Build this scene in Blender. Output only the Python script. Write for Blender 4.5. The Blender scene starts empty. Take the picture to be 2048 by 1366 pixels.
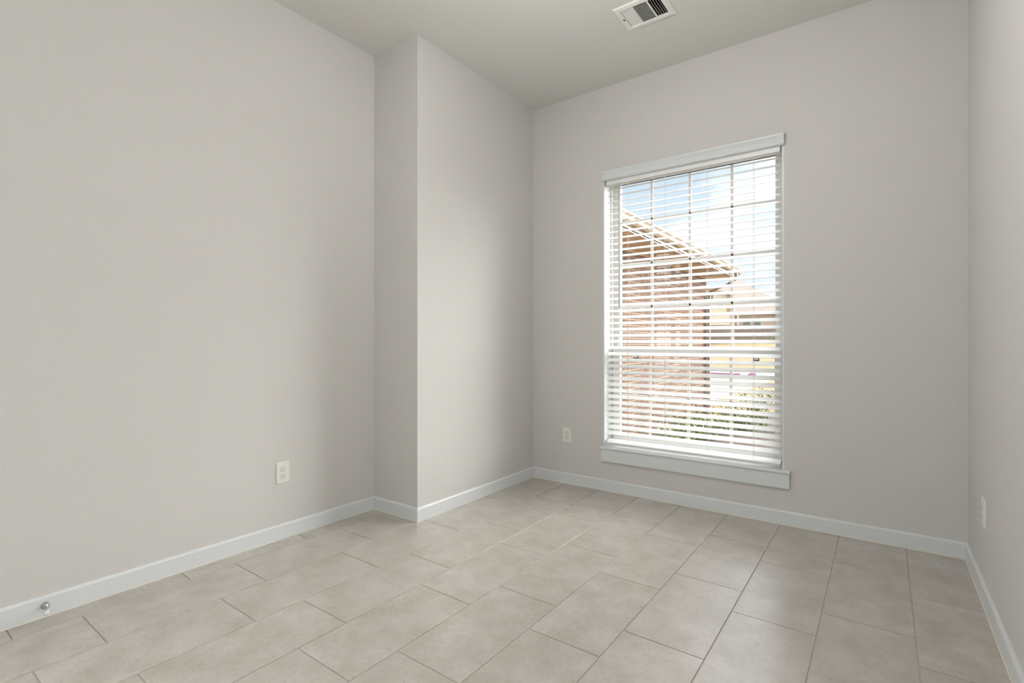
import bpy, bmesh, math, random
from mathutils import Vector, Matrix

S = bpy.context.scene
COL = S.collection
R = math.radians

# ------------------------------------------------------------------ room dimensions (metres)
H = 3.048                    # ceiling height
XL, XP, XR = -2.771, -2.349, 0.355      # left wall, face of the projecting wall, right wall
YJ, YB, YREAR = 2.204, 3.501, -2.2      # return wall, window wall, rear wall
WX0, WX1, WZ0, WZ1 = -1.700, -0.503, 0.316, 2.385   # window opening
YAW = 36.245                 # the camera's heading, degrees left of the window wall's normal

# ------------------------------------------------------------------ camera
cam = bpy.data.cameras.new('camera')
cam.sensor_width = 36.0
cam.lens = 1012.33 / 2048 * 36.0
cam.clip_start, cam.clip_end = 0.02, 600
co = bpy.data.objects.new('camera', cam)
COL.objects.link(co)
co.location = (0, 0, 1.1234)
co.rotation_euler = (R(90.043), R(0.0), R(YAW))
S.camera = co

# ------------------------------------------------------------------ sky
world = bpy.data.worlds.new('sky')
S.world = world
world.use_nodes = True
wt = world.node_tree
wt.nodes.clear()


def N(t, kind, **kw):
    n = t.nodes.new(kind)
    for k, v in kw.items():
        setattr(n, k, v)
    return n


def L(t, a, b):
    t.links.new(a, b)


def val(t, op, a, b=None, clamp=False):
    n = N(t, 'ShaderNodeMath', operation=op, use_clamp=clamp)
    for i, x in enumerate((a, b)):
        if x is None:
            continue
        if isinstance(x, (int, float)):
            n.inputs[i].default_value = x
        else:
            L(t, x, n.inputs[i])
    return n.outputs[0]


def ramp(t, fac, stops):
    n = N(t, 'ShaderNodeValToRGB')
    e = n.color_ramp.elements
    while len(e) < len(stops):
        e.new(0.5)
    for el, (p, c) in zip(e, stops):
        el.position = p
        el.color = (*c, 1) if len(c) == 3 else c
    L(t, fac, n.inputs[0])
    return n.outputs[0]


def mixc(t, fac, a, b, blend='MIX'):
    n = N(t, 'ShaderNodeMix', data_type='RGBA', blend_type=blend)
    for s, x in ((n.inputs[0], fac), (n.inputs[6], a), (n.inputs[7], b)):
        if isinstance(x, (int, float)):
            s.default_value = x
        elif isinstance(x, tuple):
            s.default_value = (*x, 1) if len(x) == 3 else x
        else:
            L(t, x, s)
    return n.outputs[2]


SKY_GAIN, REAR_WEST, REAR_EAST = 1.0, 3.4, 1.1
tc = N(wt, 'ShaderNodeTexCoord')
sp = N(wt, 'ShaderNodeSeparateXYZ')
L(wt, tc.outputs['Generated'], sp.inputs[0])
blue = ramp(wt, sp.outputs[2], [(0.0, (0.86, 0.93, 1.0)), (0.18, (0.76, 0.88, 0.98)), (0.42, (0.56, 0.77, 0.98)), (1.0, (0.25, 0.5, 0.9))])
mp = N(wt, 'ShaderNodeMapping')
mp.inputs['Location'].default_value = (0.35, 0.2, 0.0)
mp.inputs['Scale'].default_value = (1, 1, 2.2)
L(wt, tc.outputs['Generated'], mp.inputs[0])
nz = N(wt, 'ShaderNodeTexNoise')
nz.inputs['Scale'].default_value = 3.4
nz.inputs['Detail'].default_value = 7
nz.inputs['Roughness'].default_value = 0.55
L(wt, mp.outputs[0], nz.inputs['Vector'])
# clouds thicken to the right of the brick wing and towards the horizon
cl = val(wt, 'ADD', nz.outputs[0], val(wt, 'MULTIPLY', sp.outputs[0], 0.75))
cl = val(wt, 'SUBTRACT', cl, val(wt, 'MULTIPLY', sp.outputs[2], 0.10))
cm = ramp(wt, cl, [(0.24, (0, 0, 0)), (0.44, (1, 1, 1))])
sky = mixc(wt, cm, blue, (1.25, 1.25, 1.25))


def glow_patch(az, el, r0, r1, gain):
    """a soft bright patch added to the sky around a direction, full inside r0 degrees and gone at r1"""
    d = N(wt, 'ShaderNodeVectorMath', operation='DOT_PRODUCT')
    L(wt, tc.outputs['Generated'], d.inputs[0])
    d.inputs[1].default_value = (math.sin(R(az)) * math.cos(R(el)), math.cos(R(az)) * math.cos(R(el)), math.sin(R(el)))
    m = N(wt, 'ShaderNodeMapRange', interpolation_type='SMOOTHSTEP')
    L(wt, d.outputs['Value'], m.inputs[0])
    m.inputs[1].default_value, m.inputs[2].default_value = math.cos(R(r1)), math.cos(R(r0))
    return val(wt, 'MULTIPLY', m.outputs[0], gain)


# glow added to the sky right of the window's view to light the room
glow = val(wt, 'ADD', glow_patch(33, 17, 14, 37, 14.5), glow_patch(18, 54, 18, 44, 5.0))
# fill brightness added to the sky behind the house, stronger in the west
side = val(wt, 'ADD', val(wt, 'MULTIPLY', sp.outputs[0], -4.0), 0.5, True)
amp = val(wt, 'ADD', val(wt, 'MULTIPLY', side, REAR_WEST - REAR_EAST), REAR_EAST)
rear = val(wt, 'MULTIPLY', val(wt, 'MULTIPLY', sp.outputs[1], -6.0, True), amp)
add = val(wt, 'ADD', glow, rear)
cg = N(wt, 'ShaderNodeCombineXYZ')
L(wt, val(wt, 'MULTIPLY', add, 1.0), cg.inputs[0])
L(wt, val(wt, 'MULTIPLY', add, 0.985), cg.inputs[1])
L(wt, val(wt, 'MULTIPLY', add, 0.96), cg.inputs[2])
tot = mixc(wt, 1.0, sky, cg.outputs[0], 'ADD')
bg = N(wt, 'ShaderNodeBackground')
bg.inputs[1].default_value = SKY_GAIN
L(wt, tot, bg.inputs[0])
wo = N(wt, 'ShaderNodeOutputWorld')
L(wt, bg.outputs[0], wo.inputs[0])

S.view_settings.view_transform = 'Standard'
S.view_settings.look = 'None'
S.view_settings.exposure = 0.12
S.view_settings.gamma = 1.0
S.view_settings.use_curve_mapping = False


# ------------------------------------------------------------------ materials
def mat(name, color, rough=0.5, bump=None, metal=0.0, spec=0.5, var=None):
    """principled surface; bump=(scale, strength, distance); var=(scale, darker colour, amount)"""
    m = bpy.data.materials.new(name)
    m.use_nodes = True
    t = m.node_tree
    p = t.nodes['Principled BSDF']
    p.inputs['Base Color'].default_value = (*color, 1)
    p.inputs['Roughness'].default_value = rough
    p.inputs['Metallic'].default_value = metal
    p.inputs['Specular IOR Level'].default_value = spec
    o = N(t, 'ShaderNodeTexCoord').outputs['Object']
    if var:
        n = N(t, 'ShaderNodeTexNoise')
        n.inputs['Scale'].default_value = var[0]
        n.inputs['Detail'].default_value = 5
        L(t, o, n.inputs['Vector'])
        f = ramp(t, n.outputs[0], [(0.38, (0, 0, 0)), (0.66, (1, 1, 1))])
        f = val(t, 'MULTIPLY', f, var[2])
        L(t, mixc(t, f, color, var[1]), p.inputs['Base Color'])
    if bump:
        n = N(t, 'ShaderNodeTexNoise')
        n.inputs['Scale'].default_value = bump[0]
        n.inputs['Detail'].default_value = 3
        L(t, o, n.inputs['Vector'])
        b = N(t, 'ShaderNodeBump')
        b.inputs['Strength'].default_value = bump[1]
        b.inputs['Distance'].default_value = bump[2]
        L(t, n.outputs[0], b.inputs['Height'])
        L(t, b.outputs[0], p.inputs['Normal'])
    return m


WALL = mat('greige wall paint', (0.655, 0.640, 0.620), 0.75, (110, 0.4, 0.002), spec=0.25)
CEIL = mat('ceiling paint', (0.74, 0.73, 0.70), 0.8, (90, 0.25, 0.002), spec=0.2)
TRIM = mat('white trim paint', (0.72, 0.745, 0.76), 0.35)
VINYL = mat('white vinyl', (0.80, 0.80, 0.79), 0.4)
BLIND = mat('white faux wood', (0.83, 0.84, 0.84), 0.38)
CORD = mat('blind cord', (0.78, 0.77, 0.74), 0.8)
WAND = mat('grey wand', (0.42, 0.44, 0.44), 0.3)
PLATE = mat('white plastic plate', (0.80, 0.785, 0.75), 0.35)
SLOT = mat('dark slot', (0.03, 0.028, 0.025), 0.6)
DARK = mat('dark duct metal', (0.012, 0.012, 0.012), 0.7)
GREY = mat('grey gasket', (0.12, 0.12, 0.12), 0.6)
REG = mat('register enamel', (0.86, 0.85, 0.82), 0.4)
CHROME = mat('satin nickel', (0.55, 0.55, 0.55), 0.28, metal=1.0)
RUBBER = mat('white rubber', (0.78, 0.78, 0.76), 0.6)
CAULK = mat('cream caulk', (0.70, 0.68, 0.61), 0.6)


def tile_material():
    m = bpy.data.materials.new('beige stone-look tile')
    m.use_nodes = True
    t = m.node_tree
    p = t.nodes['Principled BSDF']
    o = N(t, 'ShaderNodeTexCoord').outputs['Object']
    a = N(t, 'ShaderNodeAttribute', attribute_name='tile_offset')
    v = N(t, 'ShaderNodeVectorMath', operation='ADD')
    L(t, o, v.inputs[0])
    L(t, a.outputs['Vector'], v.inputs[1])

    def noise(scale, detail, rough=0.6, sc=(1, 1, 1)):
        mp = N(t, 'ShaderNodeMapping')
        mp.inputs['Scale'].default_value = sc
        L(t, v.outputs[0], mp.inputs[0])
        n = N(t, 'ShaderNodeTexNoise')
        n.inputs['Scale'].default_value = scale
        n.inputs['Detail'].default_value = detail
        n.inputs['Roughness'].default_value = rough
        L(t, mp.outputs[0], n.inputs['Vector'])
        return n.outputs[0]
    big = noise(7, 6, 0.65)
    fine = noise(60, 6, 0.7, (1, 1.3, 1))
    c = mixc(t, ramp(t, big, [(0.35, (0, 0, 0)), (0.68, (1, 1, 1))]), (0.56, 0.522, 0.482), (0.435, 0.393, 0.343))
    c = mixc(t, val(t, 'MULTIPLY', ramp(t, fine, [(0.53, (0, 0, 0)), (0.76, (1, 1, 1))]), 0.55), c, (0.25, 0.215, 0.165))
    L(t, c, p.inputs['Base Color'])
    p.inputs['Roughness'].default_value = 0.28
    p.inputs['Specular IOR Level'].default_value = 1.0
    b = N(t, 'ShaderNodeBump')
    b.inputs['Strength'].default_value = 0.22
    b.inputs['Distance'].default_value = 0.002
    L(t, noise(120, 4, 0.6), b.inputs['Height'])
    L(t, b.outputs[0], p.inputs['Normal'])
    return m


TILE = tile_material()
GROUT = mat('beige grout', (0.58, 0.53, 0.48), 0.85, (200, 0.3, 0.001))


def glass_material():
    m = bpy.data.materials.new('clear window glass')
    m.use_nodes = True
    t = m.node_tree
    t.nodes.clear()
    a = N(t, 'ShaderNodeBsdfTransparent')
    a.inputs[0].default_value = (0.97, 0.98, 0.975, 1)
    g = N(t, 'ShaderNodeBsdfGlossy')
    g.inputs['Roughness'].default_value = 0.01
    mx = N(t, 'ShaderNodeMixShader')
    mx.inputs[0].default_value = 0.045
    L(t, a.outputs[0], mx.inputs[1])
    L(t, g.outputs[0], mx.inputs[2])
    o = N(t, 'ShaderNodeOutputMaterial')
    L(t, mx.outputs[0], o.inputs[0])
    return m


GLASS = glass_material()


def brick_material():
    m = bpy.data.materials.new('tan red brick')
    m.use_nodes = True
    t = m.node_tree
    p = t.nodes['Principled BSDF']
    o = N(t, 'ShaderNodeTexCoord').outputs['Object']
    s = N(t, 'ShaderNodeSeparateXYZ')
    L(t, o, s.inputs[0])
    c = N(t, 'ShaderNodeCombineXYZ')
    L(t, val(t, 'ADD', s.outputs[1], s.outputs[0]), c.inputs[0])
    L(t, s.outputs[2], c.inputs[1])
    b = N(t, 'ShaderNodeTexBrick')
    b.offset = 0.5
    for k, x in (('Scale', 1.0), ('Mortar Size', 0.0055), ('Mortar Smooth', 0.1), ('Brick Width', 0.205), ('Row Height', 0.0745), ('Bias', 0.0)):
        b.inputs[k].default_value = x
    b.inputs['Color1'].default_value = (0.175, 0.083, 0.047, 1)
    b.inputs['Color2'].default_value = (0.136, 0.067, 0.042, 1)
    b.inputs['Mortar'].default_value = (0.340, 0.265, 0.190, 1)
    L(t, c.outputs[0], b.inputs['Vector'])
    mp = N(t, 'ShaderNodeMapping')
    mp.inputs['Scale'].default_value = (1, 3.0, 0.6)
    L(t, o, mp.inputs[0])
    n = N(t, 'ShaderNodeTexNoise')
    n.inputs['Scale'].default_value = 14
    n.inputs['Detail'].default_value = 6
    n.inputs['Roughness'].default_value = 0.7
    L(t, mp.outputs[0], n.inputs['Vector'])
    f = val(t, 'MULTIPLY', ramp(t, n.outputs[0], [(0.48, (0, 0, 0)), (0.66, (1, 1, 1))]), val(t, 'SUBTRACT', 0.75, val(t, 'MULTIPLY', b.outputs['Fac'], 0.75)))
    L(t, mixc(t, f, b.outputs['Color'], (0.058, 0.031, 0.020)), p.inputs['Base Color'])
    p.inputs['Roughness'].default_value = 0.9
    bu = N(t, 'ShaderNodeBump', invert=True)
    bu.inputs['Strength'].default_value = 0.6
    bu.inputs['Distance'].default_value = 0.008
    L(t, b.outputs['Fac'], bu.inputs['Height'])
    L(t, bu.outputs[0], p.inputs['Normal'])
    return m


BRICK = brick_material()
SOFFIT = mat('tan soffit paint', (0.543, 0.342, 0.175), 0.7, var=(3, (0.465, 0.285, 0.142), 0.6))
FASCIA = mat('tan gutter paint', (0.326, 0.245, 0.163), 0.5)
SPOUT = mat('taupe downspout', (0.190, 0.143, 0.109), 0.5)
SHINGLE = mat('brown shingles', (0.294, 0.250, 0.218), 0.9, var=(30, (0.218, 0.186, 0.158), 0.8))
CREAM = mat('cream siding', (0.544, 0.494, 0.392), 0.8)
BEIGE = mat('beige house wall', (0.403, 0.338, 0.272), 0.8, var=(20, (0.338, 0.272, 0.218), 0.6))
TANTRIM = mat('tan house trim', (0.326, 0.206, 0.109), 0.7)
PALETRIM = mat('pale house trim', (0.544, 0.512, 0.458), 0.7)
GREENPANE = mat('greenish window pane', (0.088, 0.116, 0.099), 0.15)
FENCE = mat('weathered fence wood', (0.206, 0.174, 0.147), 0.9, var=(6, (0.136, 0.104, 0.082), 0.7))
POSTWOOD = mat('rusty brown post', (0.224, 0.136, 0.088), 0.9)
LAWN = mat('dry tan lawn', (0.224, 0.150, 0.068), 0.95, var=(1.2, (0.190, 0.143, 0.061), 0.6))
CONC = mat('pale concrete', (0.272, 0.252, 0.218), 0.9, var=(0.6, (0.245, 0.224, 0.190), 0.5))
MULCH = mat('dark mulch', (0.06, 0.045, 0.035), 0.95, (30, 0.8, 0.03), var=(40, (0.16, 0.12, 0.09), 0.7))
LEAF = mat('green leaf', (0.085, 0.125, 0.03), 0.45, var=(9, (0.22, 0.24, 0.06), 0.8))
LEAFY = mat('yellow green leaf', (0.20, 0.26, 0.05), 0.5)
STEM = mat('brown stem', (0.15, 0.10, 0.06), 0.9)
PINK = mat('magenta plastic', (0.224, 0.048, 0.184), 0.5)
HEADWALL = mat('exterior sheathing', (0.45, 0.28, 0.2), 0.9)


# ------------------------------------------------------------------ mesh helpers
class MB:
    """collects shapes and links them as ONE mesh object"""

    def __init__(self):
        self.bm = bmesh.new()

    def box(self, x0, x1, y0, y1, z0, z1, mi=0, M=None):
        v = [self.bm.verts.new((x, y, z)) for x in (x0, x1) for y in (y0, y1) for z in (z0, z1)]
        if M is not None:
            for a in v:
                a.co = M @ a.co
        for f in ((0, 1, 3, 2), (4, 6, 7, 5), (0, 4, 5, 1), (2, 3, 7, 6), (0, 2, 6, 4), (1, 5, 7, 3)):
            fc = self.bm.faces.new([v[i] for i in f])
            fc.material_index = mi
        return self

    def poly(self, pts, mi=0):
        f = self.bm.faces.new([self.bm.verts.new(p) for p in pts])
        f.material_index = mi
        return self

    def prism(self, prof, a0, a1, axis, mi=0, flip=False):
        """extrude a closed 2-D profile along an axis: axis x -> (y, z), y -> (x, z), z -> (x, y)"""
        def at(p, a):
            return {'x': (a, p[0], p[1]), 'y': (p[0], a, p[1]), 'z': (p[0], p[1], a)}[axis]
        v0 = [self.bm.verts.new(at(p, a0)) for p in prof]
        v1 = [self.bm.verts.new(at(p, a1)) for p in prof]
        n = len(prof)
        fs = [self.bm.faces.new(v0), self.bm.faces.new(v1[::-1])]
        for i in range(n):
            fs.append(self.bm.faces.new((v0[i], v1[i], v1[(i + 1) % n], v0[(i + 1) % n])))
        for f in fs:
            f.material_index = mi
        return self

    def loft(self, rings, mi=0):
        """closed rings of equal length skinned one after the other and capped"""
        rv = [[self.bm.verts.new(p) for p in r] for r in rings]
        n = len(rv[0])
        for a, b in zip(rv, rv[1:]):
            for i in range(n):
                f = self.bm.faces.new((a[i], b[i], b[(i + 1) % n], a[(i + 1) % n]))
                f.material_index = mi
        self.bm.faces.new(rv[0]).material_index = mi
        self.bm.faces.new(rv[-1][::-1]).material_index = mi
        return self

    def tube(self, pts, r, seg=8, mi=0):
        pts = [Vector(p) for p in pts]
        rs = r if isinstance(r, (list, tuple)) else [r] * len(pts)
        rings = []
        for i, p in enumerate(pts):
            d = (pts[min(i + 1, len(pts) - 1)] - pts[max(i - 1, 0)]).normalized()
            u = d.orthogonal().normalized() if i == 0 else (u - d * u.dot(d)).normalized()
            w = d.cross(u)
            rings.append([p + (u * math.cos(2 * math.pi * k / seg) + w * math.sin(2 * math.pi * k / seg)) * rs[i] for k in range(seg)])
        return self.loft(rings, mi)

    def build(self, name, mats, parent=None, loc=None, smooth=False, bevel=0.0, segs=2):
        bm = self.bm
        bmesh.ops.recalc_face_normals(bm, faces=bm.faces[:])
        me = bpy.data.meshes.new(name)
        bm.to_mesh(me)
        bm.free()
        for m in (mats if isinstance(mats, (list, tuple)) else [mats]):
            me.materials.append(m)
        if smooth:
            me.polygons.foreach_set('use_smooth', [True] * len(me.polygons))
        o = bpy.data.objects.new(name, me)
        COL.objects.link(o)
        if parent:
            o.parent = parent
        if loc:
            o.location = loc
        if bevel:
            b = o.modifiers.new('bevel', 'BEVEL')
            b.width, b.segments, b.limit_method, b.angle_limit = bevel, segs, 'ANGLE', R(40)
            for pl in me.polygons:
                pl.use_smooth = True
            w = o.modifiers.new('wn', 'WEIGHTED_NORMAL')
            w.keep_sharp = True
        return o


def empty(name, loc=(0, 0, 0), rz=0.0, parent=None):
    o = bpy.data.objects.new(name, None)
    COL.objects.link(o)
    o.location = loc
    o.rotation_euler = (0, 0, rz)
    o.empty_display_size = 0.1
    if parent:
        o.parent = parent
    return o


def tag(o, label=None, cat=None, group=None, kind=None):
    for k, v in (('label', label), ('category', cat), ('group', group), ('kind', kind)):
        if v:
            o[k] = v
    return o


def struct(o, label, cat):
    return tag(o, label, cat, kind='structure')


def copy_tree(o, parent=None):
    c = o.copy()
    COL.objects.link(c)
    if parent:
        c.parent = parent
    for ch in list(o.children):
        copy_tree(ch, c)
    return c


# ------------------------------------------------------------------ floor: tiles in two alternating rows, grout a little lower
def build_floor():
    rnd = random.Random(5)
    mb = MB()
    bm = mb.bm
    lay = bm.faces.layers.int.new('tile_id')
    offs = {}
    x_lo, x_hi, y_lo, y_hi = XL - 0.05, XR + 0.05, YREAR - 0.05, YB + 0.05
    rowh, bw, g, dep, bev = 0.305, 0.607, 0.0023, 0.0032, 0.0006
    tid = 1
    for r in range(-9, 4):
        x0, x1 = -0.510 + r * rowh, -0.510 + (r + 1) * rowh
        base = 1.640 if r % 2 == 0 else 1.846
        for k in range(-9, 5):
            y0, y1 = base + k * bw, base + (k + 1) * bw
            X0, X1 = max(x0 + g, x_lo), min(x1 - g, x_hi)
            Y0, Y1 = max(y0 + g, y_lo), min(y1 - g, y_hi)
            if X1 - X0 < 0.01 or Y1 - Y0 < 0.01:
                continue
            rings = []
            for i, z in ((0.0, -dep - 0.004), (0.0, -bev), (bev, 0.0)):
                rings.append([bm.verts.new((x, y, z)) for x, y in ((X0 + i, Y0 + i), (X1 - i, Y0 + i), (X1 - i, Y1 - i), (X0 + i, Y1 - i))])
            fs = []
            for a, b in zip(rings, rings[1:]):
                for i in range(4):
                    fs.append(bm.faces.new((a[i], a[(i + 1) % 4], b[(i + 1) % 4], b[i])))
            fs.append(bm.faces.new(rings[-1]))
            for f in fs:
                f[lay] = tid
            offs[tid] = (rnd.uniform(0, 40), rnd.uniform(0, 40), rnd.uniform(0, 40))
            tid += 1
    mb.box(x_lo - 0.1, x_hi + 0.1, y_lo - 0.1, y_hi + 0.1, -0.2, -dep, 1)
    o = mb.build('floor', [TILE, GROUT])
    me = o.data
    ids = [0] * len(me.polygons)
    me.attributes['tile_id'].data.foreach_get('value', ids)
    at = me.attributes.new('tile_offset', 'FLOAT_VECTOR', 'FACE')
    for i, t in enumerate(ids):
        at.data[i].vector = offs.get(t, (0, 0, 0))
    return struct(o, 'beige stone-look tile floor laid in staggered rows', 'floor')


build_floor()

# ------------------------------------------------------------------ ceiling with the hole for the air register
VX0, VX1, VY0, VY1 = -1.232, -1.006, 2.742, 2.918


def ring_slab(mb, outer, inner, w0, w1, axis):
    """slab with one rectangular hole; rectangles are (a0, a1, b0, b1); axis is the slab's thickness"""
    a0, a1, b0, b1 = outer
    c0, c1, d0, d1 = inner
    q = [(a0, b0), (a1, b0), (a1, b1), (a0, b1)]
    h = [(c0, d0), (c1, d0), (c1, d1), (c0, d1)]

    def at(p, w):
        return {'z': (p[0], p[1], w), 'y': (p[0], w, p[1]), 'x': (w, p[0], p[1])}[axis]
    V = {}
    for w in (w0, w1):
        for nm, pts in (('o', q), ('i', h)):
            for i, p in enumerate(pts):
                V[nm, i, w] = mb.bm.verts.new(at(p, w))
    for i in range(4):
        j = (i + 1) % 4
        for w in (w0, w1):
            mb.bm.faces.new((V['o', i, w], V['o', j, w], V['i', j, w], V['i', i, w]))
        for nm in 'oi':
            mb.bm.faces.new((V[nm, i, w0], V[nm, j, w0], V[nm, j, w1], V[nm, i, w1]))
    return mb


mb = ring_slab(MB(), (XL - 0.3, XR + 0.3, YREAR - 0.3, YB + 0.2), (VX0, VX1, VY0, VY1), H, H + 0.2, 'z')
struct(mb.build('ceiling', CEIL), 'flat greige painted ceiling', 'ceiling')

# ------------------------------------------------------------------ walls
T = 0.1
RZ0, RZ1 = 0.12, 2.62  # sill and head heights of the added fill-light windows
mb = ring_slab(MB(), (YREAR - T, YJ + T, -0.1, H + 0.05), (-1.95, -0.15, RZ0, RZ1), XL - T, XL, 'x')
struct(mb.build('wall_left', WALL), 'long greige wall on the left', 'wall')
mb = MB().prism([(XL, YJ), (XP, YJ), (XP - T, YJ + T), (XL, YJ + T)], -0.1, H + 0.05, 'z')
struct(mb.build('wall_left_return', WALL), 'narrow shaded greige wall stepping out from the left wall', 'wall')
mb = MB().prism([(XP, YJ), (XP, YB), (XP - T, YB), (XP - T, YJ + T)], -0.1, H + 0.05, 'z')
struct(mb.build('wall_left_projection', WALL), 'greige wall that projects at the left of the window wall', 'wall')
mb = ring_slab(MB(), (XP - 0.3, XR + 0.3, -0.1, H + 0.05), (WX0 - 0.012, WX1 + 0.012, WZ0, WZ1 + 0.012), YB, YB + 0.2, 'y')
struct(mb.build('wall_back', WALL), 'greige wall with the window', 'wall')
mb = ring_slab(MB(), (YREAR - T, YB, -0.1, H + 0.05), (-1.95, -0.35, RZ0, RZ1), XR, XR + T, 'x')
struct(mb.build('wall_right', WALL), 'greige wall along the right edge', 'wall')
mb = MB().box(XL - 0.3, XR + 0.3, YREAR - 0.16, YREAR, -0.1, H + 0.05)
struct(mb.build('wall_rear', WALL), 'greige wall behind the camera', 'wall')

# ------------------------------------------------------------------ baseboards
BT, BH = 0.0127, 0.0865
BASE = [(0, 0.0), (BT + 0.003, 0.0), (BT + 0.003, 0.003), (BT, 0.006), (BT, BH - 0.010), (BT - 0.0035, BH - 0.003), (BT - 0.0065, BH), (0, BH)]


def baseboard(name, p, q, nrm, mp, mq, label):
    """p to q along the wall on the floor, nrm points into the room; mp, mq: +1 lengthens the end with depth, -1 shortens it"""
    p, q, nrm = Vector((*p, 0)), Vector((*q, 0)), Vector((*nrm, 0))
    d = (q - p).normalized()
    mb = MB()
    A = [p + nrm * a - d * (a * mp) + Vector((0, 0, z)) for a, z in BASE]
    B = [q + nrm * a + d * (a * mq) + Vector((0, 0, z)) for a, z in BASE]
    mb.loft([A, B])
    for f in mb.bm.faces:
        c = f.calc_center_median()
        if c.z < 0.006 and len(f.verts) == 4:
            f.material_index = 1
    o = mb.build(name, [TRIM, CAULK])
    struct(o, label, 'baseboard')


baseboard('baseboard_left', (XL, YREAR), (XL, YJ), (1, 0), -1, -1, 'white baseboard along the left wall')
baseboard('baseboard_left_return', (XL, YJ), (XP, YJ), (0, -1), -1, 1, 'short white baseboard on the narrow return wall')
baseboard('baseboard_left_projection', (XP, YJ), (XP, YB), (1, 0), 1, -1, 'white baseboard along the projecting wall')
baseboard('baseboard_back', (XP, YB), (XR, YB), (0, -1), -1, -1, 'white baseboard below the window')
baseboard('baseboard_right', (XR, YB), (XR, YREAR), (-1, 0), -1, -1, 'white baseboard along the right wall')
baseboard('baseboard_rear', (XR, YREAR), (XL, YREAR), (0, 1), -1, -1, 'white baseboard on the rear wall')

# ------------------------------------------------------------------ window
win = struct(empty('window_1', (-1.1015, YB, WZ0)), 'tall white double-hung window with grilles behind the blind', 'window')


def wp(mb, name, m, bevel=0.0, parent=win, smooth=False):
    for v in mb.bm.verts:
        v.co -= Vector((-1.1015, YB, WZ0))
    return mb.build(name, m, parent, bevel=bevel, smooth=smooth)


# jamb lining of the reveal
mb = MB().box(WX0 - 0.012, WX0, YB, YB + 0.20, WZ0 + 0.018, WZ1 + 0.012)
mb.box(WX1, WX1 + 0.012, YB, YB + 0.20, WZ0 + 0.018, WZ1 + 0.012).box(WX0, WX1, YB, YB + 0.20, WZ1, WZ1 + 0.012)
wp(mb, 'jamb_lining', TRIM)
# sill board with a rounded nose and horns
nose = [(YB + 0.10, 0.316), (YB - 0.022, 0.316), (YB - 0.027, 0.319), (YB - 0.029, 0.325), (YB - 0.027, 0.331), (YB - 0.022, 0.334), (YB + 0.10, 0.334)]
mb = MB().prism(nose[1:-1] + [(YB, 0.334), (YB, 0.316)], -1.727, -0.456, 'x')
mb.box(WX0, WX1, YB, YB + 0.10, 0.316, 0.334)
wp(mb, 'sill_board', TRIM)
mb = MB().box(-1.722, -0.460, YB - 0.019, YB, 0.224, 0.316)
wp(mb, 'sill_apron', TRIM, 0.003)
# outer frame
F0, F1 = 3.600, 3.700
mb = MB().box(WX0, WX0 + 0.012, F0 + 0.006, F1, 0.334, WZ1).box(WX1 - 0.012, WX1, F0 + 0.006, F1, 0.334, WZ1)
mb.box(WX0, WX1, F0 + 0.006, F1, 2.366, WZ1).box(WX0, WX1, F0 + 0.006, F1, 0.316, 0.350)
mb.box(WX0 + 0.012, WX0 + 0.034, 3.649, F1, 0.350, 2.366).box(WX1 - 0.034, WX1 - 0.012, 3.649, F1, 0.350, 2.366)
wp(mb, 'window_frame', VINYL)
mb = MB().box(WX0 + 0.012, WX0 + 0.0155, 3.612, 3.648, 0.350, 1.03).box(WX1 - 0.0155, WX1 - 0.012, 3.612, 3.648, 0.350, 1.03)
wp(mb, 'weather_strip', GREY)
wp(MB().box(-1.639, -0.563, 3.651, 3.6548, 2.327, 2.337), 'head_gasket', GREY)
ZM0, ZM1 = 1.024, 1.080


def sash(name, x0, x1, z0, z1, y0, y1, gx0, gx1, gz0, gz1, bars_x, bars_z):
    s = ring_slab(MB(), (x0, x1, z0, z1), (gx0, gx1, gz0, gz1), y0, y1, 'y')
    s = wp(s, name, VINYL, 0.002)
    yc = (y0 + y1) / 2
    g = MB().box(gx0, gx1, yc - 0.002, yc + 0.002, gz0, gz1)
    wp(g, 'glass_pane', GLASS, parent=s)
    gr = MB()
    w = 0.0105
    for x in bars_x:
        gr.prism([(x - w, yc - 0.007), (x - w + 0.004, yc - 0.011), (x + w - 0.004, yc - 0.011), (x + w, yc - 0.007), (x + w, yc - 0.0025), (x - w, yc - 0.0025)], gz0, gz1, 'z')
    for z in bars_z:
        gr.prism([(yc - 0.007, z - w), (yc - 0.011, z - w + 0.004), (yc - 0.011, z + w - 0.004), (yc - 0.007, z + w), (yc - 0.003, z + w), (yc - 0.003, z - w)], gx0, gx1, 'x')
    wp(gr, 'grille', VINYL, parent=s)
    return s


sash('upper_sash', WX0 + 0.034, WX1 - 0.034, ZM0 + 0.012, 2.372, 3.655, 3.688, -1.639, -0.563, ZM1 + 0.004, 2.338, (-1.392, -1.111, -0.828), (2.042, 1.716, 1.389))
ls = sash('lower_sash', WX0 + 0.0155, WX1 - 0.0155, 0.352, ZM1, 3.612, 3.646, -1.625, -0.561, 0.405, ZM0, (-1.391, -1.111, -0.826), (0.715,))
for x in (-1.494, -0.668):
    lk = wp(MB().box(x - 0.019, x + 0.019, 3.604, 3.612, 1.000, 1.022).box(x - 0.019, x + 0.019, 3.600, 3.612, 0.998, 1.002), 'tilt_latch', SLOT, parent=ls)
    tag(lk, 'black edged tilt latch')
    wp(MB().box(x - 0.0145, x + 0.0145, 3.599, 3.604, 1.004, 1.024), 'latch_tab', VINYL, parent=lk)

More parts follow.
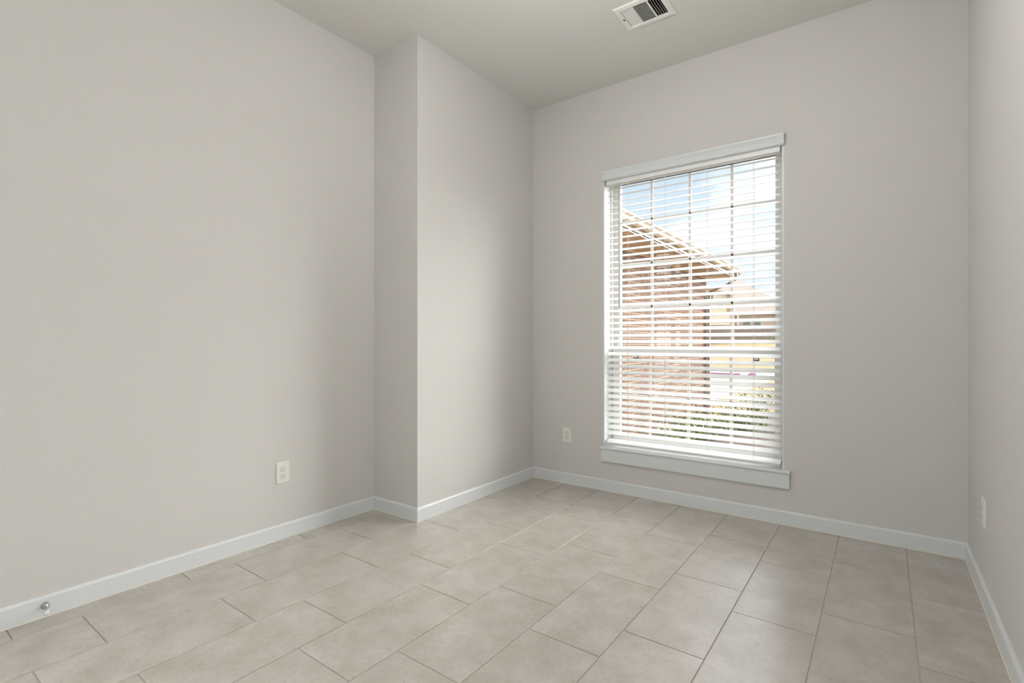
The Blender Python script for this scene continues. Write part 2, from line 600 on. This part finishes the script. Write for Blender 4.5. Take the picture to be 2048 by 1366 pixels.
# unseen windows added behind the camera on both side walls for fill light
def fill_window(name, loc, rz, w, label):
    rw = struct(empty(name, loc, rz), label, 'window')
    hh = RZ1 - RZ0
    mb = MB()
    for a, b in ((-w / 2, -w / 2 + 0.05), (-0.03, 0.03), (w / 2 - 0.05, w / 2)):
        mb.box(a, b, -0.03, 0.03, 0, hh)
    for a, b in ((0, 0.05), (hh - 0.05, hh)):
        for c, d in ((-w / 2 + 0.05, -0.03), (0.03, w / 2 - 0.05)):
            mb.box(c, d, -0.03, 0.03, a, b)
    mb.build('window_frame', VINYL, rw)
    for c, d in ((-w / 2 + 0.05, -0.03), (0.03, w / 2 - 0.05)):
        MB().box(c, d, -0.003, 0.003, 0.05, hh - 0.05).build('glass_pane', GLASS, rw)


fill_window('fill_window_right', (XR + 0.05, -1.15, RZ0), R(90), 1.6, 'unseen window added for fill light on the right wall behind the camera')
fill_window('fill_window_left', (XL - 0.05, -1.05, RZ0), R(90), 1.8, 'unseen window added for fill light on the left wall behind the camera')

# ------------------------------------------------------------------ horizontal blind
BX0, BX1 = -1.686, -0.513
bl = tag(empty('window_blind', (-1.1, 3.53, 2.33)), 'white horizontal slat blind with crown valance hanging in the window', 'window blind')
BO = Vector((-1.1, 3.53, 2.33))


def bp(mb, name, m, parent=bl, **k):
    for v in mb.bm.verts:
        v.co -= BO
    return mb.build(name, m, parent, **k)


# crown profile (y, z), room side towards smaller y
cr = [(3.500, 2.404), (3.466, 2.404), (3.461, 2.401), (3.459, 2.396), (3.4595, 2.390), (3.463, 2.385), (3.468, 2.377), (3.473, 2.367), (3.4765, 2.357),
      (3.478, 2.351), (3.4765, 2.3485), (3.475, 2.345), (3.476, 2.340), (3.480, 2.336), (3.485, 2.334), (3.491, 2.333), (3.500, 2.334)]
bp(MB().prism(cr, -1.713, -0.488, 'x'), 'valance', TRIM)
bp(MB().box(BX0, BX1, 3.502, 3.560, 2.302, 2.352), 'headrail', BLIND, bevel=0.003)
NS, PITCH, ZF, YF, TILT, SW, ST = 41, 0.04583, 2.258, 3.507, R(27), 0.050, 0.0028
ct, st_ = math.cos(TILT), math.sin(TILT)
prof = []
for a, b in ((0, 0.0004), (0.0008, 0), (SW / 2, -0.0008), (SW - 0.0008, 0), (SW, 0.0004), (SW, ST - 0.0004), (SW - 0.0008, ST), (SW / 2, ST - 0.0008), (0.0008, ST), (0, ST - 0.0004)):
    prof.append((a * ct - b * st_, a * st_ + b * ct))
sm = MB().prism(prof, BX0 - BO.x, BX1 - BO.x, 'x')
slat = sm.build('slat', BLIND, bl, loc=(0, YF - BO.y, ZF - BO.z))
for i in range(1, NS):
    c = slat.copy()
    COL.objects.link(c)
    c.parent = bl
    c.location = (0, YF - BO.y, ZF - i * PITCH - BO.z)
zlast = ZF - (NS - 1) * PITCH
rail = []
for a_, b_ in ((0, 0.001), (0.001, 0), (0.049, 0), (0.050, 0.001), (0.050, 0.019), (0.049, 0.020), (0.001, 0.020), (0, 0.019)):
    rail.append((YF + a_ * ct + b_ * st_, zlast - 0.058 + a_ * st_ - b_ * ct))
bp(MB().prism(rail, BX0, BX1, 'x'), 'bottom_rail', BLIND)
for x in (-1.517, -1.240, -0.954, -0.668):
    mb = MB()
    mb.tube([(x, YF - 0.0012, 2.303), (x, YF - 0.0012, zlast - 0.05)], 0.0008, 5)
    mb.tube([(x, YF + SW * ct + 0.0008, 2.303), (x, YF + SW * ct + 0.0008, zlast - 0.035)], 0.0008, 5)
    for i in range(NS):
        z = ZF - i * PITCH - 0.0015
        mb.tube([(x, YF - 0.001, z), (x + 0.003, YF + SW * ct, z + SW * st_)], 0.0006, 4)
    bp(mb, 'ladder_cord', CORD)
    bp(MB().tube([(x + 0.006, YF - 0.003, 2.303), (x + 0.006, YF - 0.003, zlast - 0.045)], 0.0009, 5), 'lift_cord', CORD)
wd = bp(MB().tube([(-1.577, 3.494, 2.300), (-1.576, 3.494, 2.285), (-1.576, 3.493, 1.385), (-1.576, 3.493, 1.377)], [0.002, 0.0042, 0.0042, 0.0028], 8), 'tilt_wand', WAND, smooth=True)
tag(wd, 'grey tilt wand')
bp(MB().tube([(-1.577, 3.515, 2.305), (-1.577, 3.497, 2.303), (-1.577, 3.494, 2.296)], 0.0018, 6), 'wand_hook', CHROME, wd)


# ------------------------------------------------------------------ wall outlets
def outlet(loc, rz, label):
    """built facing -y in its own frame, back on the wall"""
    t = tag(empty('wall_outlet', loc, rz), label, 'outlet', 'white wall outlets')
    w, h = 0.040, 0.0605
    a = [(-w, -h), (w, -h), (w, h), (-w, h)]
    mb = MB().loft([[(x, 0, z) for x, z in a], [(x, -0.003, z) for x, z in a],
                    [(x * 0.93, -0.0062, z * 0.95) for x, z in a], [(x * 0.86, -0.0066, z * 0.91) for x, z in a]])
    mb.build('cover_plate', PLATE, t)
    for s in (1, -1):
        zc = 0.0195 * s
        ring = []
        for k in range(24):
            an = 2 * math.pi * k / 24
            ring.append((0.0172 * math.cos(an), max(-0.0118, min(0.0118, 0.0172 * math.sin(an)))))
        mb = MB().loft([[(x * 1.06, -0.0060, z * 1.06 + zc) for x, z in ring], [(x * 1.06, -0.0068, z * 1.06 + zc) for x, z in ring]], 1)
        mb.loft([[(x, -0.0066, z + zc) for x, z in ring], [(x, -0.0084, z + zc) for x, z in ring], [(x * 0.95, -0.0088, z * 0.95 + zc) for x, z in ring]])
        rc = mb.build('receptacle', [PLATE, mat_gap], t)
        sl = MB().box(-0.0075, -0.0055, -0.0092, -0.0080, zc + 0.000, zc + 0.0085)
        sl.box(0.0055, 0.0073, -0.0092, -0.0080, zc + 0.001, zc + 0.0078)
        sl.tube([(0, -0.0080, zc - 0.0062), (0, -0.0092, zc - 0.0062)], 0.0030, 10)
        tag(sl.build('slots', SLOT, rc), 'dark plug slots')
    MB().tube([(0, -0.0060, 0), (0, -0.0078, 0)], 0.0032, 10).build('screw', PLATE, t)
    return t


mat_gap = mat('shadow gap', (0.25, 0.24, 0.22), 0.8)
outlet((-2.0235, YB, 0.3825), 0, 'white duplex outlet on the window wall, left of the window')
outlet((XL, 1.560, 0.3760), R(90), 'white duplex outlet low on the long left wall')
outlet((XR, 2.990, 0.3810), R(-90), 'white outlet plate on the right wall, seen nearly edge-on')

# ------------------------------------------------------------------ door stop on the left baseboard
ds = tag(empty('door_stop', (XL + BT, 0.541, 0.048)), 'short metal door stop with white rubber tip on left baseboard', 'door stop')
MB().tube([(0, 0, 0), (0.003, 0, 0), (0.009, 0, 0), (0.016, 0, -0.001)], [0.0150, 0.0140, 0.0085, 0.0050], 20).build('base', CHROME, ds, smooth=True)
MB().tube([(0.010, 0, -0.0005), (0.030, -0.003, -0.003), (0.052, -0.007, -0.006)], 0.0048, 14).build('rod', CHROME, ds, smooth=True)
MB().tube([(0.050, -0.0066, -0.0057), (0.053, -0.0072, -0.006), (0.068, -0.0099, -0.008), (0.071, -0.0105, -0.0084)], [0.006, 0.0085, 0.0085, 0.006], 14).build('rubber_tip', RUBBER, ds, smooth=True)

# ------------------------------------------------------------------ ceiling air register (three louver banks)
vx, vy = (VX0 + VX1) / 2, (VY0 + VY1) / 2
rg = tag(empty('air_register', (vx, vy, H)), 'white metal air register with three louver banks on the ceiling', 'air vent')
ox, oy, ix, iy = 0.1475, 0.1235, 0.113, 0.088


def rect(a, b, z):
    return [(-a, -b, z), (a, -b, z), (a, b, z), (-a, b, z)]


mb = MB()
rv = [[mb.bm.verts.new(p) for p in r] for r in (rect(ox, oy, -0.0005), rect(ox, oy, -0.003), rect(ox - 0.006, oy - 0.006, -0.008), rect(ix + 0.003, iy + 0.003, -0.010), rect(ix, iy, -0.007), rect(ix, iy, 0.0))]
for a, b in zip(rv, rv[1:]):
    for i in range(4):
        mb.bm.faces.new((a[i], a[(i + 1) % 4], b[(i + 1) % 4], b[i]))
for x in (-0.042, 0.046):
    mb.box(x - 0.0035, x + 0.0035, -iy, iy, -0.009, -0.001)
mb.build('face_frame', REG, rg)


def fin(mb, c, ang, length, along, wd_=0.013, th=0.0012):
    """thin blade centred at c, turned by ang about its long axis"""
    h = wd_ / 2
    d = Vector((math.cos(ang), math.sin(ang)))
    n = Vector((-d.y, d.x)) * th / 2
    q = [d * -h - n, d * h - n, d * h + n, d * -h + n]
    if along == 'y':
        mb.prism([(c[0] + p.x, c[2] + p.y) for p in q], c[1] - length / 2, c[1] + length / 2, 'y')
    else:
        mb.prism([(c[1] + p.x, c[2] + p.y) for p in q], c[0] - length / 2, c[0] + length / 2, 'x')


mb = MB()
for i in range(4):
    fin(mb, (-0.1035 + i * 0.0165, 0, -0.003), R(24), 2 * iy, 'y', 0.0140)
mb.build('louver_bank', REG, rg)
mb = MB()
for i in range(13):
    fin(mb, (0.002, -0.081 + i * 0.0136, -0.004), R(46), 0.081, 'x')
mb.build('louver_bank', REG, rg)
mb = MB()
for i in range(4):
    fin(mb, (0.062 + i * 0.0135, 0, -0.004), R(118), 2 * iy, 'y', 0.012)
mb.build('louver_bank', REG, rg)
mb = ring_slab(MB(), (-ix - 0.0, ix + 0.0, -iy, iy), (-ix + 0.002, ix - 0.002, -iy + 0.002, iy - 0.002), 0.001, 0.19, 'z')
mb.box(-ix, ix, -iy, iy, 0.19, 0.195)
mb.build('duct_boot', DARK, rg)
MB().box(-0.1245, -0.1195, -0.014, -0.002, -0.0145, -0.0085).build('damper_lever', SLOT, rg)
for x, y in ((-0.128, 0.0), (0.128, 0.0)):
    MB().tube([(x, y + 0.02, -0.008), (x, y + 0.02, -0.0102)], 0.0035, 10).build('screw', REG, rg)

# ------------------------------------------------------------------ globe lamp added as room fill, out of view above the frame
GLOBE = bpy.data.materials.new('fill lamp glow')
GLOBE.use_nodes = True
_p = GLOBE.node_tree.nodes['Principled BSDF']
_p.inputs['Base Color'].default_value = (0.8, 0.8, 0.8, 1)
_p.inputs['Emission Color'].default_value = (1.0, 0.985, 0.96, 1)
_p.inputs['Emission Strength'].default_value = 29.0
pl = tag(empty('fill_lamp', (-0.9, 1.6, H)), 'unseen round globe lamp added as fill light, hanging in mid room', 'lamp')
MB().tube([(0, 0, 0), (0, 0, -0.02), (0, 0, -0.03)], [0.06, 0.06, 0.02], 24).build('canopy', CHROME, pl, smooth=True)
MB().tube([(0, 0, -0.03), (0, 0, -0.28)], 0.004, 8).build('cord', CHROME, pl)
gp_ = [(0.15 * math.sin(R(a)), -0.42 + 0.15 * math.cos(R(a))) for a in range(8, 180, 12)]
MB().tube([(0, 0, z) for r, z in gp_], [max(r, 0.01) for r, z in gp_], 32).build('globe_shade', GLOBE, pl, smooth=True)
MB().tube([(0, 0, -0.26), (0, 0, -0.28)], 0.03, 16).build('holder', CHROME, pl)

# ------------------------------------------------------------------ outside: ground
GZ = -0.25
struct(MB().box(-30, 20, YB + 0.2, 20, GZ - 0.3, GZ).build('lawn', LAWN), 'dry tan lawn between the window and the street', 'lawn')
struct(MB().box(-9, -3.15, 8.8, 20, GZ - 0.2, GZ + 0.015).build('driveway', CONC), 'pale concrete driveway beyond the brick wing', 'driveway')
struct(MB().box(-70, 60, 20, 28.5, GZ - 0.3, GZ + 0.01).build('street', CONC), 'pale concrete street crossing outside', 'street')
mb = MB()
a = [(28.5, GZ + 0.01), (30, GZ + 0.10), (54, 1.16), (75, 1.25), (220, 1.3), (220, -1), (28.5, -1)]
mb.prism(a, -160, 120, 'x')
struct(mb.build('far_lawn', LAWN), 'sunlit tan lawn rising from the street to the fence', 'lawn')
struct(MB().box(-2.4, -0.6, YB + 0.2, 10.9, GZ - 0.1, GZ + 0.012).build('planting_bed', MULCH), 'dark mulch bed along the brick wing', 'planting bed')

# ------------------------------------------------------------------ outside: brick wing of the house
wg = tag(empty('brick_wing', (-2.4, YB + 0.25, GZ)), 'brick wing of the house with tan soffit left of the view', 'house')
WO = Vector((-2.4, YB + 0.25, GZ))
YE = 8.80


def gp(mb, name, m, parent=wg, **k):
    for v in mb.bm.verts:
        v.co -= WO
    return mb.build(name, m, parent, **k)


ZS = 2.215
gp(MB().box(-8, -2.4, YB + 0.25, YE, GZ - 0.05, ZS), 'brick_wall', BRICK)
mb = MB().box(-2.42, -2.0, YB + 0.25, YE + 0.42, ZS, ZS + 0.012).box(-8, -2.42, YE - 0.02, YE + 0.42, ZS, ZS + 0.012)
mb.box(-2.4, -2.385, YB + 0.25, YE, ZS - 0.035, ZS)
gp(mb, 'soffit', SOFFIT)
mb = MB().box(-2.02, -2.0, YB + 0.25, YE + 0.44, ZS - 0.012, ZS + 0.15).box(-8, -2.02, YE + 0.42, YE + 0.44, ZS - 0.012, ZS + 0.15)
gp(mb, 'fascia', FASCIA)
gut = [(-2.0, 2.262), (-1.965, 2.262), (-1.945, 2.285), (-1.938, 2.315), (-1.925, 2.335), (-1.922, 2.352), (-1.930, 2.356), (-2.0, 2.356)]
gt = gp(MB().prism(gut, YB + 0.3, YE + 0.47, 'y'), 'gutter', FASCIA)
sec = lambda c: [(c[0] - 0.035, c[1] - 0.025, c[2]), (c[0] + 0.035, c[1] - 0.025, c[2]), (c[0] + 0.035, c[1] + 0.025, c[2]), (c[0] - 0.035, c[1] + 0.025, c[2])]
path = [(-1.965, YE + 0.10, 2.27), (-1.965, YE + 0.10, 2.20), (-1.985, YE + 0.07, 2.13), (-2.05, YE + 0.0, 2.07), (-2.26, YE - 0.06, 1.98), (-2.335, YE - 0.06, 1.93), (-2.355, YE - 0.06, 1.84), (-2.355, YE - 0.06, GZ + 0.1)]
gp(MB().loft([sec(p) for p in path]), 'downspout', SPOUT)
mb = MB()
rz = ZS + 0.155
v = [(-1.97, YB + 0.25, rz), (-1.97, YE + 0.46, rz), (-8, YE + 0.46, rz), (-8, YB + 0.25, rz), (-5.0, YB + 0.25, rz + 1.3), (-5.0, YE - 2.6, rz + 1.3)]
for f in ((0, 1, 5, 4), (1, 2, 5), (2, 3, 4, 5), (0, 4, 3), (3, 2, 1, 0)):
    mb.poly([v[i] for i in f])
gp(mb, 'roof', SHINGLE)


# ------------------------------------------------------------------ outside: far houses and fence, turned to face this way
def far_root(name, lateral, depth, z, label, cat):
    a = R(YAW)
    x = lateral * math.cos(a) - depth * math.sin(a)
    y = lateral * math.sin(a) + depth * math.cos(a)
    return tag(empty(name, (x, y, z), a), label, cat)


def house_window(root, x0, x1, z0, z1, y):
    f = ring_slab(MB(), (x0 - 0.07, x1 + 0.07, z0 - 0.07, z1 + 0.07), (x0, x1, z0, z1), y - 0.05, y + 0.02, 'y').build('window_frame', PALETRIM, root)
    MB().box(x0, x1, y - 0.02, y + 0.01, z0, z1).build('pane', GREENPANE, f)


# brown roofed house
hb = far_root('brown_roofed_house', 28.6, 62.0, 1.1, 'beige house with large brown hip roof beyond the fence', 'house')
MB().box(-5.2, 6.0, 0.6, 11, -0.5, 3.5).build('wall', BEIGE, hb)
mb = MB()
e0, e1, ez, pk = -5.9, 6.2, 3.72, 8.15
v = [(e0, 0, ez), (e1, 0, ez), (e1, 11.6, ez), (e0, 11.6, ez), (1.0, 5.2, pk), (2.0, 5.2, pk), (2.0, 6.4, pk), (1.0, 6.4, pk)]
for f in ((0, 1, 5, 4), (1, 2, 6, 5), (2, 3, 7, 6), (3, 0, 4, 7), (4, 5, 6, 7), (3, 2, 1, 0)):
    mb.poly([v[i] for i in f])
mb.build('roof', SHINGLE, hb)
MB().box(e0, e1, -0.05, 0.0, ez - 0.24, ez + 0.02).build('fascia', PALETRIM, hb)
MB().box(e0, e1, 0.0, 0.6, ez - 0.26, ez - 0.2).build('soffit', TANTRIM, hb)
house_window(hb, -0.08, 0.86, 1.2, 2.83, 0.6)
house_window(hb, 1.22, 2.15, 1.2, 2.83, 0.6)
for x in (-0.85, 4.1):
    MB().box(x - 0.12, x + 0.12, 0.1, 0.34, -0.4, 3.46).build('porch_post', PALETRIM, hb)
MB().tube([(2.9, 4.0, 6.0), (2.9, 4.0, 7.5)], 0.06, 6).build('vent_pipe', SPOUT, hb)

# cream two-storey house
hc = far_root('cream_house', 20.0, 54.0, 1.0, 'cream two-storey house just right of the brick corner', 'house')
mb = MB().prism([(-4, -0.5), (3.25, -0.5), (3.25, 5.05), (-0.6, 6.1), (-4, 5.2)], 0, 4, 'y')
mb.build('wall', CREAM, hc)
mb = MB().prism([(-0.6, 6.12), (3.55, 4.99), (3.55, 5.17), (-0.6, 6.30), (-4.4, 5.27), (-4.4, 5.09)], -0.4, 4.4, 'y')
mb.build('roof', SHINGLE, hc)
mb = MB().prism([(-0.6, 6.07), (3.57, 4.93), (3.57, 5.13), (-0.6, 6.27), (-4.4, 5.24), (-4.4, 5.04)], -0.46, -0.401, 'y')
mb.build('rake_board', TANTRIM, hc)
house_window(hc, 1.22, 1.42, 4.4, 5.25, 0)
house_window(hc, 1.95, 2.12, 3.85, 4.75, 0)
house_window(hc, 2.24, 2.42, 3.85, 4.75, 0)
MB().box(2.95, 3.27, -0.3, -0.02, 3.4, 4.95).build('side_trim', TANTRIM, hc)

# fence
fn = far_root('wooden_fence', 20.0, 48.0, 0.95, 'weathered grey brown picket fence across the far lawn', 'fence')
rnd = random.Random(3)
x = -3.0
for k in range(7):
    mb = MB()
    for i in range(16):
        w = 0.14
        h = 1.76 + rnd.uniform(-0.02, 0.02)
        mb.box(x + 0.005, x + w - 0.005, rnd.uniform(0, 0.01), 0.03, -0.35, h)
        x += w
    p = mb.build('fence_panel', FENCE, fn)
    MB().box(x - 0.05, x + 0.05, -0.06, 0.0, -0.4, 1.7).build('post', POSTWOOD, fn)


# ------------------------------------------------------------------ outside: shrubs
def shrub_mesh(seed, r, h, n, leaf):
    rnd = random.Random(seed)
    fo, stm = MB(), MB()
    tips = []
    for i in range(9):
        a = rnd.uniform(0, 6.283)
        q = rnd.uniform(0.25, 1) * r
        tip = Vector((q * math.cos(a), q * math.sin(a), h * rnd.uniform(0.6, 1.08) * (1 - 0.3 * q / r)))
        mid = Vector((tip.x * 0.35, tip.y * 0.35, tip.z * 0.55))
        stm.tube([(0, 0, -0.02), mid, tip], [0.008, 0.005, 0.002], 5)
        tips.append((mid, tip))
    for i in range(n):
        m, t = rnd.choice(tips)
        c = m.lerp(t, rnd.uniform(-0.3, 1.05)) + Vector([rnd.gauss(0, 0.17 * r) for _ in range(3)])
        c.z = max(0.03, min(c.z, h * 1.1))
        d = Vector((rnd.gauss(0, 1), rnd.gauss(0, 1), rnd.gauss(0.3, 0.7))).normalized()
        u = d.orthogonal().normalized()
        u = Matrix.Rotation(rnd.uniform(0, 6.28), 3, d) @ u
        s = leaf * rnd.uniform(0.7, 1.3)
        w = u.cross(d) * s * 0.28
        b = c - d * s * 0.5
        fo.poly([b, c + w, c + d * s * 0.5 + u * s * 0.12, c - w], 0 if rnd.random() < 0.75 else 1)
    return fo, stm


protos = []
for sd, r, h, n, lf in ((1, 0.36, 0.55, 1100, 0.055), (2, 0.34, 0.38, 1000, 0.050), (3, 0.42, 0.50, 420, 0.06)):
    fo, stm = shrub_mesh(sd, r, h, n, lf)
    root = empty('shrub', (0, 0, 0))
    fo.build('foliage', [LEAF, LEAFY], root)
    stm.build('stem', STEM, root)
    protos.append([root, False])
PLANTS = [(0, -1.93, 4.75, 0.85, 'leafy green shrub by the brick wall, nearest the window in its row'),
          (0, -1.86, 5.60, 0.92, 'leafy green shrub by the brick wall, second from the window'),
          (0, -1.97, 6.50, 0.95, 'leafy green shrub by the brick wall, third from the window'),
          (1, -2.03, 7.40, 1.05, 'low green shrub by the brick wall, fourth from the window'),
          (1, -1.75, 8.25, 1.00, 'low green shrub near the brick corner, in front of the downspout'),
          (1, -1.05, 8.60, 0.95, 'low green shrub rightmost in the mulch bed'),
          (2, -1.90, 10.2, 1.00, 'sparse leggy green shrub farthest out in the mulch bed')]
for i, (k, x, y, s, lab) in enumerate(PLANTS):
    root, used = protos[k]
    o = copy_tree(root) if used else root
    protos[k][1] = True
    o.location = (x, y, GZ + 0.01)
    o.rotation_euler = (0, 0, i * 1.7)
    o.scale = (s, s, s)
    tag(o, lab, 'shrub', 'shrubs in the mulch bed')
fo, stm = shrub_mesh(9, 0.45, 0.6, 300, 0.2)
fb = far_root('fence_bush', 24.75, 47.3, 0.98, 'small yellow green bush in front of the far fence', 'bush')
fo.build('foliage', [LEAFY, LEAF], fb)
stm.build('stem', STEM, fb)

# magenta pipe lying on the street, and the fittings beside its end
pi = tag(empty('pipe', (-5.4, 22.25, GZ + 0.045)), 'bright magenta pipe lying on the pale street', 'pipe')
MB().tube([(-0.9, 0, 0), (0.62, 0, 0)], 0.035, 12).build('tube', PINK, pi, smooth=True)
MB().tube([(0.55, 0, 0), (0.68, 0, 0)], 0.045, 12).build('collar', PINK, pi, smooth=True)
bk = tag(empty('bag', (-4.25, 22.1, GZ + 0.01)), 'small magenta bag lying right of the pipe', 'bag')
MB().loft([[(-.15, -.08, 0), (.15, -.08, 0), (.15, .08, 0), (-.15, .08, 0)], [(-.16, -.09, .05), (.16, -.07, .05), (.15, .09, .05), (-.15, .08, .05)], [(-.05, -.05, .11), (.14, -.05, .12), (.13, .05, .12), (-.06, .05, .10)]]).build('body', PINK, bk, bevel=0.01)
